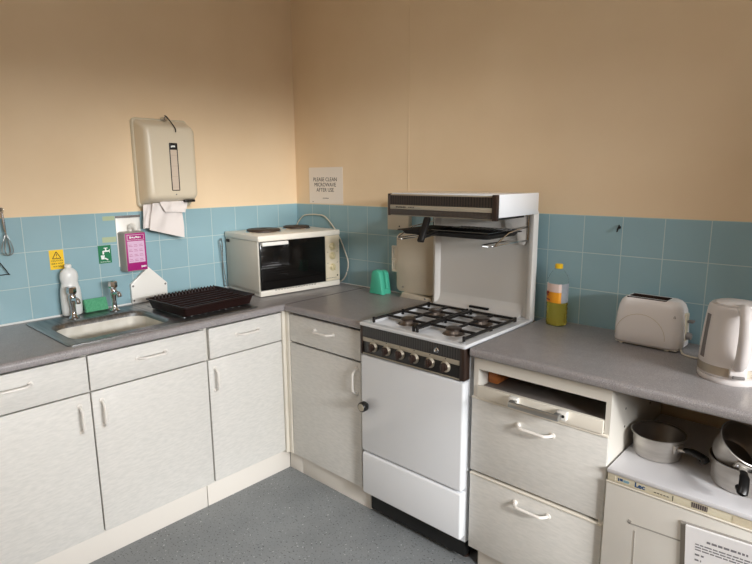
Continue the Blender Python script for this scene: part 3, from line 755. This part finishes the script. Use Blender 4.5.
def support(x0, x1, y0, y1, bs):
    b = new(); zz = hz+.010; w, h = .011, .010; ym = (y0+y1)/2
    for x in (x0, x1):
        bar(b, (x, y0, zz), (x, y1, zz), w, h, .002)
        for y in (y0+.004, ym, y1-.004): bar(b, (x, y, hz-.006), (x, y, zz+.009 if y != ym else zz+.009), .010, .010, .002)
    bar(b, (x0, ym, zz), (x1, ym, zz), w, h, .002); bar(b, (x0, y1, zz), (x1, y1, zz), w, h, .002)
    for bx_, by_, r in bs:
        for dx, dy in ((-1, 0), (1, 0), (0, -1), (0, 1)):
            ex = x0 if dx < 0 else x1 if dx > 0 else bx_
            ey = by_ if dx else (y0 if by_ < ym and dy < 0 else y1 if by_ > ym and dy > 0 else ym)
            if dy < 0 and by_ < ym: continue
            p = (bx_+dx*.028, by_+dy*.028, zz); bar(b, p, (ex, ey, zz), w*.85, h, .002)
    return part('pan_support', b, M['castiron'], t)
support(1.152, 1.366, -.560, -.172, BN[:2]); support(1.384, 1.602, -.560, -.172, BN[2:])
# splashback with side flanges
b = new()
prof = [(CX0+.002, -.088), (CX0+.002, -.098), (CX0+.016, -.104), (CX0+.026, -.096), (CX0+.034, -.082), (CX1-.050, -.082), (CX1-.036, -.086), (CX1-.028, -.100), (CX1-.018, -.108), (CX1-.004, -.108), (CX1-.002, -.104), (CX1-.002, -.070), (CX0+.002, -.070)]
prism(b, prof, lambda a, c, d: (a, c, d), .90, 1.362)
sb = part('splashback', b, M['enamel2'], t, smooth=60)
# swept foot of the splashback onto the hob
b = new(); sw = [(-.081, hz-.004), (-.092, hz-.003), (-.15, hz-.0015)]
pts = [(-.0815, .972), (-.0825, .955), (-.0855, .938), (-.091, .925), (-.099, .9165), (-.109, .912), (-.122, .9098), (-.122, .907), (-.081, .907)]
prism(b, pts, lambda a, c, d: (d, a, c), CX0+.03, CX1-.055); part('splashback_foot', b, M['enamel2'], sb, smooth=60)
part('vent_slot', bar(new(), (VX0, -.101, .921), (VX1, -.101, .921), .012, .010, .002), M['dark'], sb)
# recessed upper side brackets carrying the grill
b = new()
pp = [(1.340, 0), (1.235, 0), (1.222, .012), (1.222, .028), (1.230, .040), (1.268, .046), (1.278, .056), (1.278, .085), (1.290, .10), (1.340, .11)]
prism(b, [(-.11-v*0, z) for z, v in pp][:0] or [(CX1-.040-v, z) for z, v in pp], lambda a, c, d: (a, d, c), -.098, -.083, .003)
part('grill_bracket', b, M['enamel2'], sb, smooth=50)
# hood
HX0, HX1, HY, HB = 1.111, 1.640, -.405, -.088
hd = part('grill_hood', box(new(), HX0+.002, HX1, HY+.006, HB, 1.352, 1.439, .004), M['enamel'], t)
b = new(); box(b, HX0+.04, HX1-.04, HY+.05, -.13, 1.340, 1.3515); part('burner_plate', b, M['blackmatt'], hd)
part('hood_fascia', box(new(), HX0, HX1-.004, HY-.006, HY+.006, 1.344, 1.434, .002), M['silver'], hd)
part('fluted_strip', box(new(), HX0+.008, HX1-.022, HY-.010, HY-.006, 1.390, 1.429, .001), M['flutebr'], hd, smooth=0)
part('silver_strip', box(new(), HX0+.008, HX1-.022, HY-.010, HY-.006, 1.372, 1.389, .001), M['silver'], hd)
part('fluted_strip', box(new(), HX0+.008, HX1-.022, HY-.010, HY-.006, 1.348, 1.371, .001), M['flutefine'], hd, smooth=0)
part('end_cap', box(new(), HX0-.001, HX0+.009, HY-.013, HY+.006, 1.344, 1.436, .002), M['browncap'], hd); part('end_cap', box(new(), HX1-.022, HX1-.001, HY-.013, HY+.006, 1.342, 1.438, .003), M['browncap'], hd)
b = new()
for i in range(8): box(b, 1.153+.0068*i, 1.1585+.0068*i, HY-.0104, HY-.010, 1.3775+.0008*(i % 2), 1.3835-.0006*(i % 3))
for i in range(4): box(b, 1.222+.008*i, 1.227+.008*i, HY-.0104, HY-.010, 1.379, 1.3825)
part('name_mark', b, M['ink'], hd)
# chrome rails for the grill pan
for x, s in ((1.118, 1), (1.604, -1)):
    b = new()
    tube(b, smooth_path([(x, -.09, 1.243), (x, -.30, 1.243), (x, -.36, 1.243), (x+s*.02, -.372, 1.238), (x+s*.05, -.36, 1.243), (x+s*.05, -.11, 1.243)], 5), .003, 6)
    tube(b, [(x, -.10, 1.30), (x, -.26, 1.285), (x, -.36, 1.246)], .003, 6)
    tube(b, [(x, -.10, 1.245), (x, -.10, 1.345)], .003, 6)
    part('pan_rail', b, M['chrome'], t)
# ---- grill pan
t = thing('grill_pan', 'black grill pan with a black handle slotted under the cooker hood', 'grill pan', (1.36, -.25, 1.25))
rings = [rh(1.150, 1.572, -.362, -.140, .02, 1.264), rh(1.140, 1.582, -.372, -.128, .02, 1.278), rh(1.126, 1.594, -.386, -.117, .02, 1.280), rh(1.128, 1.592, -.384, -.119, .02, 1.283), rh(1.142, 1.578, -.370, -.132, .02, 1.280), rh(1.154, 1.568, -.358, -.144, .02, 1.268)]
part('pan', loft(new(), rings), M['blackmatt'], t)
b = new()
for y in (-.36, -.14): tube(b, [(1.30, y, 1.287), (1.575, y, 1.287)], .003, 6)
for i in range(15): tube(b, [(1.30+.0195*i, -.36, 1.287), (1.30+.0195*i, -.14, 1.287)], .002, 5)
part('wire_rack', b, M['chrome'], t)
b = new()
bar(b, (1.334, -.430, 1.343), (1.352, -.50, 1.254), .027, .016, .004)
bar(b, (1.338, -.375, 1.281), (1.350, -.490, 1.268), .02, .008, .002)
part('handle', b, M['black'], t)

# ================================================================== FRIDGE AND PANS
t = thing('fridge', 'small aged white fridge under the right worktop with a yellowed top strip', 'fridge', (2.43, -.32, 0))
part('cabinet', box(new(), 2.158, 2.708, -.555, -.06, .02, .612, .004), M['fridge'], t)
for x in (2.19, 2.67):
    for y in (-.52, -.1): part('foot', lathe(new(), [(.015, .008), (.015, .029)], 12, x, y), M['black'], t)
part('top_panel', box(new(), 2.156, 2.710, -.602, -.058, .612, .6265, .003), M['fridgetop'], t)
st = part('top_strip', box(new(), 2.158, 2.708, -.598, -.556, .5875, .6115, .0015), M['fridgestrip'], t)
dr = part('fridge_door', box(new(), 2.156, 2.710, -.604, -.556, .05, .582, .005), M['fridge'], t)
part('door_edge', box(new(), 2.156, 2.710, -.6055, -.597, .5825, .5872, .0015), M['edge'], dr)
b = new(); text(b, 'Lec', .021, face_back(2.253, .600, -.5984), .0003, .0006); part('brand_mark', b, M['inkblue'], st, smooth=0)
b = new(); box(b, 2.190, 2.193, -.5988, -.598, .594, .604); box(b, 2.1955, 2.204, -.5988, -.598, .5965, .604); part('small_mark', b, M['inkblue'], st, smooth=0)
b = new(); box(b, 2.206, 2.222, -.5988, -.598, .5955, .6035); part('pale_mark', b, M['inkteal'], st, smooth=0)
b = new()
for i in range(5): box(b, 2.293+.0085*i, 2.299+.0085*i, -.5988, -.598, .5965, .5985)
box(b, 2.343, 2.3445, -.5988, -.598, .590, .606); part('small_print', b, M['ink'], st, smooth=0)
part('strip_seam', box(new(), 2.181, 2.1825, -.5988, -.598, .5885, .6105), M['edge'], st, smooth=0)
part('barcode_label', box(new(), 2.392, 2.432, -.5990, -.598, .5925, .6075), M['barcode'], st, smooth=0)
part('pull_recess', box(new(), 2.493, 2.66, -.5992, -.598, .5885, .6085), M['ovenpanel'], st, smooth=0)
# embossed lines left by an old label on the door
b = new(); bar(b, (2.232, -.6045, .474), (2.392, -.6045, .481), .0012, .004); bar(b, (2.252, -.6045, .455), (2.256, -.6045, .20), .0012, .003); bar(b, (2.232, -.6045, .474), (2.236, -.6045, .484), .0012, .010)
part('old_tape_line', b, M['sleeve'], dr)

FS = Vector((-.004, .02, -.008)); t.location = Vector((2.43, -.32, 0))+FS
t = thing('paper_sheet', 'printed paper sheet in a plastic sleeve stuck on the fridge door', 'notice', (2.47, -.584, .36))
Q = Matrix.Translation((2.368, -.5858, .534)) @ Matrix.Rotation(-.06, 4, 'Y')
part('sleeve', box(new(), 0, .235, -.0025, -.0005, -.31, .004, 0, 2, Q), M['sleeve'], t, smooth=0)
ps = part('sheet', box(new(), .014, .232, -.0105, -.003, -.305, -.001, .001, 1, Q), M['paper'], t, smooth=0)
b = new(); random.seed(3)
def words(b, x0, x1, z, h, gap=.004):
    x = x0
    while x < x1:
        w = random.uniform(.006, .018); box(b, x, min(x+w, x1), -.0109, -.0105, z, z+h, 0, 1, Q); x += w+gap
words(b, .068, .165, -.036, .006, .003)
for i in range(3): words(b, .04, .205, -.050-.008*i, .0035, .0025)
words(b, .04, .062, -.082, .005); words(b, .04, .056, -.098, .005)
for i in range(9): words(b, .04, .19, -.115-.016*i, .003)
part('print', b, M['inkgrey'], ps, smooth=0)

PZ = .6188
def pan_body(b, R0, R1, H, mx):
    lathe(b, [(R0-.012, 0), (R0-.003, .003), (R0, .010), (R1-.002, H-.004), (R1+.004, H-.002), (R1+.0045, H), (R1+.002, H+.0015)], 44, mx=mx, cap1=False)
def pan_inside(b, R0, R1, H, mx):
    lathe(b, [(R1+.002, H+.0015), (R1-.003, H-.002), (R0-.003, .014), (R0-.012, .005), (.001, .005)], 44, mx=mx, cap0=False)
def saucepan(label, mx, R0, R1, H, ang, long, drop, group):
    loc = mx.translation; t = thing('saucepan', label, 'saucepan', tuple(loc), 0, group)
    b = new(); pan_body(b, R0, R1, H, mx); part('pan', b, M['alu'], t)
    b = new(); pan_inside(b, R0, R1, H, mx); part('pan_inside', b, M['aluin'], t, label='stained dull inside')
    q = mx @ Matrix.Rotation(ang, 4, 'Z')
    b = new(); hz_ = H*.70
    box(b, R1-.006, R1+.003, -.020, .020, hz_-.014, hz_+.012, .003, 2, q)
    tmp = new(); bar(tmp, (R1, 0, hz_), (R1+.03, 0, hz_+.006), .022, .008, .003); merge(b, tmp, q)
    br = part('handle_bracket', b, M['alu'], t)
    for y, z in ((-.013, 0), (.013, 0), (0, -.009)):
        b = new(); tmp = new(); lathe(tmp, [(.004, 0), (.003, .002)], 8, mx=Matrix.Translation((R1+.003, y, hz_+z)) @ Matrix.Rotation(PI/2, 4, 'Y')); merge(b, tmp, q)
        part('rivet', b, M['chrome'], br)
    b = new(); tmp = new(); z0 = hz_+.006
    pts = smooth_path([(R1+.022, 0, z0), (R1+.05, 0, z0+.006), (R1+.09, 0, z0+.004+drop*.4), (R1+long-.01, 0, z0+drop), (R1+long, 0, z0+drop)], 4)
    tube(tmp, pts, [.011]*3+[.0135]*(len(pts)-5)+[.0125, .009], 12, .66); merge(b, tmp, q)
    part('handle', b, M['black'], t)
    b = new(); tmp = new(); lathe(tmp, [(.0065, 0), (.0065, .006), (.004, .007)], 10, mx=Matrix.Translation((R1+long-.008, 0, z0+drop)) @ Matrix.Rotation(PI/2, 4, 'Y')); merge(b, tmp, q)
    part('hanging_ring', b, M['alu'], t)
    return t
G = 'aluminium saucepans on the fridge'
saucepan('aluminium saucepan on the left of the fridge top, its black handle pointing right', Matrix.Translation((2.238, -.386, PZ)), .070, .077, .076, -.45, .094, -.004, G)
saucepan('lower aluminium saucepan of the stacked pair at the right of the fridge top', Matrix.Translation((2.482, -.415, PZ)), .083, .090, .080, .2, .12, 0, G)
mx = Matrix.Translation((2.450, -.418, PZ+.076)) @ Matrix.Rotation(.60, 4, Vector((.55, .83, 0)).normalized())
saucepan('upper aluminium saucepan tilted inside the lower one, black handle hanging down', mx, .064, .072, .076, -1.3, .076, -.012, G)

# ================================================================== WORKTOP ITEMS, RIGHT
# oil bottle
t = thing('oil_bottle', 'clear plastic bottle of yellow cooking oil with a yellow cap beside the cooker', 'bottle', (1.737, -.080, WZ+.0005), -.3)
def sq(r, z, e=.30, n=36):
    out = []; z *= .945
    for i in range(n):
        a = 2*PI*i/n; k = 1/max(abs(math.cos(a)), abs(math.sin(a))); kk = 1+(k-1)*e; out.append((r*kk*math.cos(a)*.98, r*kk*math.sin(a)*.9, z))
    return out
prof = [(.030, 0), (.038, .003), (.0405, .010), (.0405, .018)]
z = .018
for i in range(4): prof += [(.0385, z+.009), (.0405, z+.018)]; z += .02
prof += [(.0388, .10), (.0388, .188), (.0405, .194), (.0395, .205), (.034, .222), (.0255, .237), (.0165, .247), (.0125, .252)]
b = loft(new(), [sq(r, zz, .3 if zz < .2 else .3*max(0, (.25-zz)/.05)) for r, zz in prof], True, False); part('bottle_body', b, M['petglass'], t, True, smooth=50)
ip = [(r-.0015, zz+.002) for r, zz in prof if zz < .135]
ip = [(ip[0][0], .002)]+ip[1:]+[(.0373, .13)]
part('oil', loft(new(), [sq(r, zz) for r, zz in ip]), M['oil'], t, True, smooth=50)
def wrap(z0, z1, a0, a1, r=.0394):
    A, B = [], []; n = 18; b = new(); rows = []
    for zz in (z0, z1):
        row = []
        for rr_ in (r, r+.0008):
            ln = []
            for i in range(n+1):
                a = a0+(a1-a0)*i/n; k = 1/max(abs(math.cos(a)), abs(math.sin(a))); kk = 1+(k-1)*.3; ln.append(Vector((rr_*kk*math.cos(a)*.98, rr_*kk*math.sin(a)*.9, zz)))
            row.append(ln)
        rows.append(row[0]+row[1][::-1])
    return loft(b, rows)

part('label', wrap(.098, .142, -2.9, -.52), M['labelorange'], t, True, label='orange and pink label')
part('label_top', wrap(.1425, .176, -2.9, -.52), M['labelpink'], t, True)
part('label_back', wrap(.098, .176, -.51, .7), M['labelblue'], t, True)
b = new(); q = Matrix.Rotation(-PI/2-.45, 4, 'Z')
for y, z, s in ((-.008, .136, .008), (.004, .140, .006), (-.002, .128, .006)):
    tmp = new(); lathe(tmp, [(s, 0), (s*.6, .0012)], 10, mx=Matrix.Translation((.0405, y, z)) @ Matrix.Rotation(PI/2, 4, 'Y')); merge(b, tmp, q)
box(b, .0398, .0408, -.012, .02, .108, .113, 0, 1, q)
part('label_print', b, M['labelred'], t, True)
b = new(); lathe(b, [(.0145, .236), (.0155, .238), (.0155, .252), (.013, .2545)], 24); part('cap', b, M['oilcap'], t, True)

# toaster
TW, TD, TH = .232, .130, .176
t = thing('toaster', 'white two-slice toaster on the right worktop against the tiles', 'toaster', (1.995, -.176, WZ), -.033)
def tr(i0, z, r, dz=0): return [(a, c, z+dz) for a, c in rrect(i0, TW-i0, i0*.8, TD-i0*.8, r, 7)]
rings = [tr(.006, .010, .034), tr(0, .016, .038), tr(0, .06, .038), tr(.003, .11, .04), tr(.008, .142, .038), tr(.015, .160, .034), tr(.026, .171, .026), tr(.040, .176, .014)]
sx0, sx1, sy0, sy1 = .036, .172, .024, .088
rings.append([(a, c, TH) for a, c in rrect(sx0, sx1, sy0, sy1, .006, 7)])
bo = part('body', loft(new(), rings, True, False), M['toaster'], t, True, smooth=60)
b = new(); loft(b, [[(a, c, z) for a, c in rrect(sx0, sx1, sy0, sy1, .006, 7)] for z in (TH, .03)], False, True); part('bread_slot', b, M['browncap'], t, True)
b = new(); box(b, sx0, sx1, .052, .060, .13, .169, .001); part('slot_divider', b, M['brownplastic'], t, True)
part('underside', box(new(), .012, TW-.012, .012, TD-.012, .005, .0105), M['whiteplastic'], t, True)
for x in (.03, TW-.045):
    for y in (.02, TD-.02): part('foot', lathe(new(), [(.007, 0), (.008, .006)], 10, x, y), M['whiteplastic'], t, True)
b = new(); arc = []
for i in range(17):
    a = PI*i/16; xx = .098-.085*math.cos(a); zz = .038+.082*math.sin(a)
    ins = 0 if zz < .06 else (.003*(zz-.06)/.05 if zz < .11 else .003+.005*(zz-.11)/.032)
    arc.append((xx, ins*.8-.0002, zz))
tube(b, arc, .0008, 5); part('moulded_arc', b, M['dispback'], bo, True)
b = new(); box(b, TW-.012, TW+.0015, .048, .078, .035, .135, .003); part('lever_track', b, M['dispback'], t, True)
b = new(); box(b, TW+.002, TW+.022, .050, .076, .104, .112, .003); part('lever', b, M['greybutton'], t, True)
b = new(); rod(b, (TW+.002, .0625, .055), (TW+.018, .0625, .055), [(.013, 0), (.012, .014), (.009, .016)], 16); part('browning_knob', b, M['greybutton'], t, True)
b = new(); bar(b, (TW-.028, .0042, .123), (TW-.021, .0042, .123), .0012, .001); bar(b, (TW-.028, .0042, .123), (TW-.0245, .0042, .131), .0012, .001); bar(b, (TW-.021, .0042, .123), (TW-.0245, .0042, .131), .0012, .001); part('symbol', b, M['greybutton'], bo, True)
b = new(); tube(b, smooth_path([(TW-.004, .03, .012), (TW+.010, .01, .004), (TW+.035, -.004, .0035), (TW+.07, 0, .0035), (TW+.12, .06, .0035), (TW+.15, .12, .0035)], 5), .0032, 8); part('power_cord', b, M['cord'], t, True)

# kettle
t = thing('kettle', 'white plastic jug kettle with a metal band at the right edge of the photo', 'kettle', (2.402, -.314, WZ), math.radians(-69))
K = [(.086, 0), (.0885, .004), (.0885, .013), (.087, .0175)]
b = new(); lathe(b, K, 48); part('power_base', b, M['kettle'], t, True)
def el(r, z, ext=0.): return [((r+ext*max(0, -math.cos(2*PI*i/48))**3)*math.cos(2*PI*i/48), r*math.sin(2*PI*i/48), z) for i in range(48)]
rings = [el(.086, .018), el(.0885, .021), el(.0885, .0245)]
part('lower_rim', loft(new(), rings), M['kettle'], t, True)
part('metal_band', loft(new(), [el(.0888, .0250), el(.0882, .050)]), M['bandmetal'], t, True)
rings = [el(.0880, .0505), el(.0885, .053), el(.0860, .10), el(.0825, .15), el(.0785, .19), el(.0755, .212, .012), el(.073, .222, .022), el(.068, .228, .018)]
kb = part('jug', loft(new(), rings), M['kettle'], t, True, smooth=50)
b = new(); lathe(b, [(.060, .2285), (.058, .233), (.04, .2365), (.001, .238)], 36, .004, 0); part('lid', b, M['kettle'], t, True)
b = new(); pts = smooth_path([(.060, 0, .225), (.094, 0, .226), (.124, 0, .205), (.134, 0, .155), (.124, 0, .10), (.104, 0, .068), (.078, 0, .060)], 5)
tube(b, pts, [.014+.004*math.sin(PI*i/(len(pts)-1)) for i in range(len(pts))], 14, 1., (0, 1, 0)); part('handle', b, M['kettle'], t, True, smooth=60)
b = new(); box(b, .080, .098, -.022, .022, .024, .058, .005); part('switch_housing', b, M['kettle'], t, True)
b = new(); box(b, .0985, .108, -.016, .016, .027, .036, .003); part('switch', b, M['greybutton'], t, True)
b = new(); q = Matrix.Rotation(-1.27, 4, 'Z')
rg = []
for z_ in [.066+.0165*i for i in range(9)]:
    r = .0885-.00006*(z_-.053)/.001*.9; r = .0885+(.0785-.0885)*(z_-.053)/.137
    rg.append([(r*math.cos(a)+.0012, r*math.sin(a), z_) for a in (-.12, -.06, 0, .06, .12)])
tmp = new(); loft(tmp, [[p for p in r]+[(p[0]-.004, p[1], p[2]) for p in r[::-1]] for r in rg]); merge(b, tmp, q)
part('water_gauge', b, M['gauge'], kb, True)

# ================================================================== CAMERA, LIGHT
cam = bpy.data.cameras.new('Camera'); co = bpy.data.objects.new('Camera', cam); COL.objects.link(co); S.camera = co
yaw, pit, rol = .7423, -.1854, -.0066
f = Vector((-math.sin(yaw)*math.cos(pit), math.cos(yaw)*math.cos(pit), math.sin(pit))); r = Vector((math.cos(yaw), math.sin(yaw), 0)); u = r.cross(f)
r2 = r*math.cos(rol)+u*math.sin(rol); u2 = -r*math.sin(rol)+u*math.cos(rol)
mw = Matrix((r2, u2, -f)).transposed().to_4x4(); mw.translation = (2.7075, -2.2372, 1.506); co.matrix_world = mw
cam.sensor_width = 36; cam.lens = 560.8/752*36; cam.clip_start = .02

def area(name, loc, target, sx, sy, power, col):
    l = bpy.data.lights.new(name, 'AREA'); l.shape = 'RECTANGLE'; l.size = sx; l.size_y = sy; l.energy = power; l.color = col
    o = bpy.data.objects.new(name, l); COL.objects.link(o); o.location = loc
    o.rotation_euler = (Vector(target)-Vector(loc)).to_track_quat('-Z', 'Y').to_euler(); return o
# ====LIGHTS
# low band of bright sky outside the windows: comes in almost level, cut off by the window head
area('sky_band', (6.6, -1.5, 2.15), (0, -1.5, 2.0), 3.2, .45, 370, (1, 1, 1))
# brighter patches of hazy sky seen through the added high opening, raking along the back wall
area('hazy_sky', (9.0, -3.6, 4.4), (0, -.3, 1.5), .8, .5, 280, (1, .98, .95))
area('hazy_sky', (9.0, -3.3, 4.1), (0, -.3, 1.5), .8, .5, 145, (1, .98, .95))
area('ceiling_fill', (2.3, -2.2, 3.44), (2.3, -2.2, 0), 1.6, 1.2, 19, (1, 1, 1))  # soft fill added to lift the ambient light, no real fitting
# ====END
w = bpy.data.worlds.new('World'); S.world = w; w.use_nodes = True
w.node_tree.nodes['Background'].inputs[0].default_value = (.75, .85, 1, 1); w.node_tree.nodes['Background'].inputs[1].default_value = .8
S.view_settings.view_transform = 'Standard'; S.view_settings.look = 'None'; S.view_settings.gamma = 1; S.view_settings.exposure = 0.
S.view_settings.use_curve_mapping = False
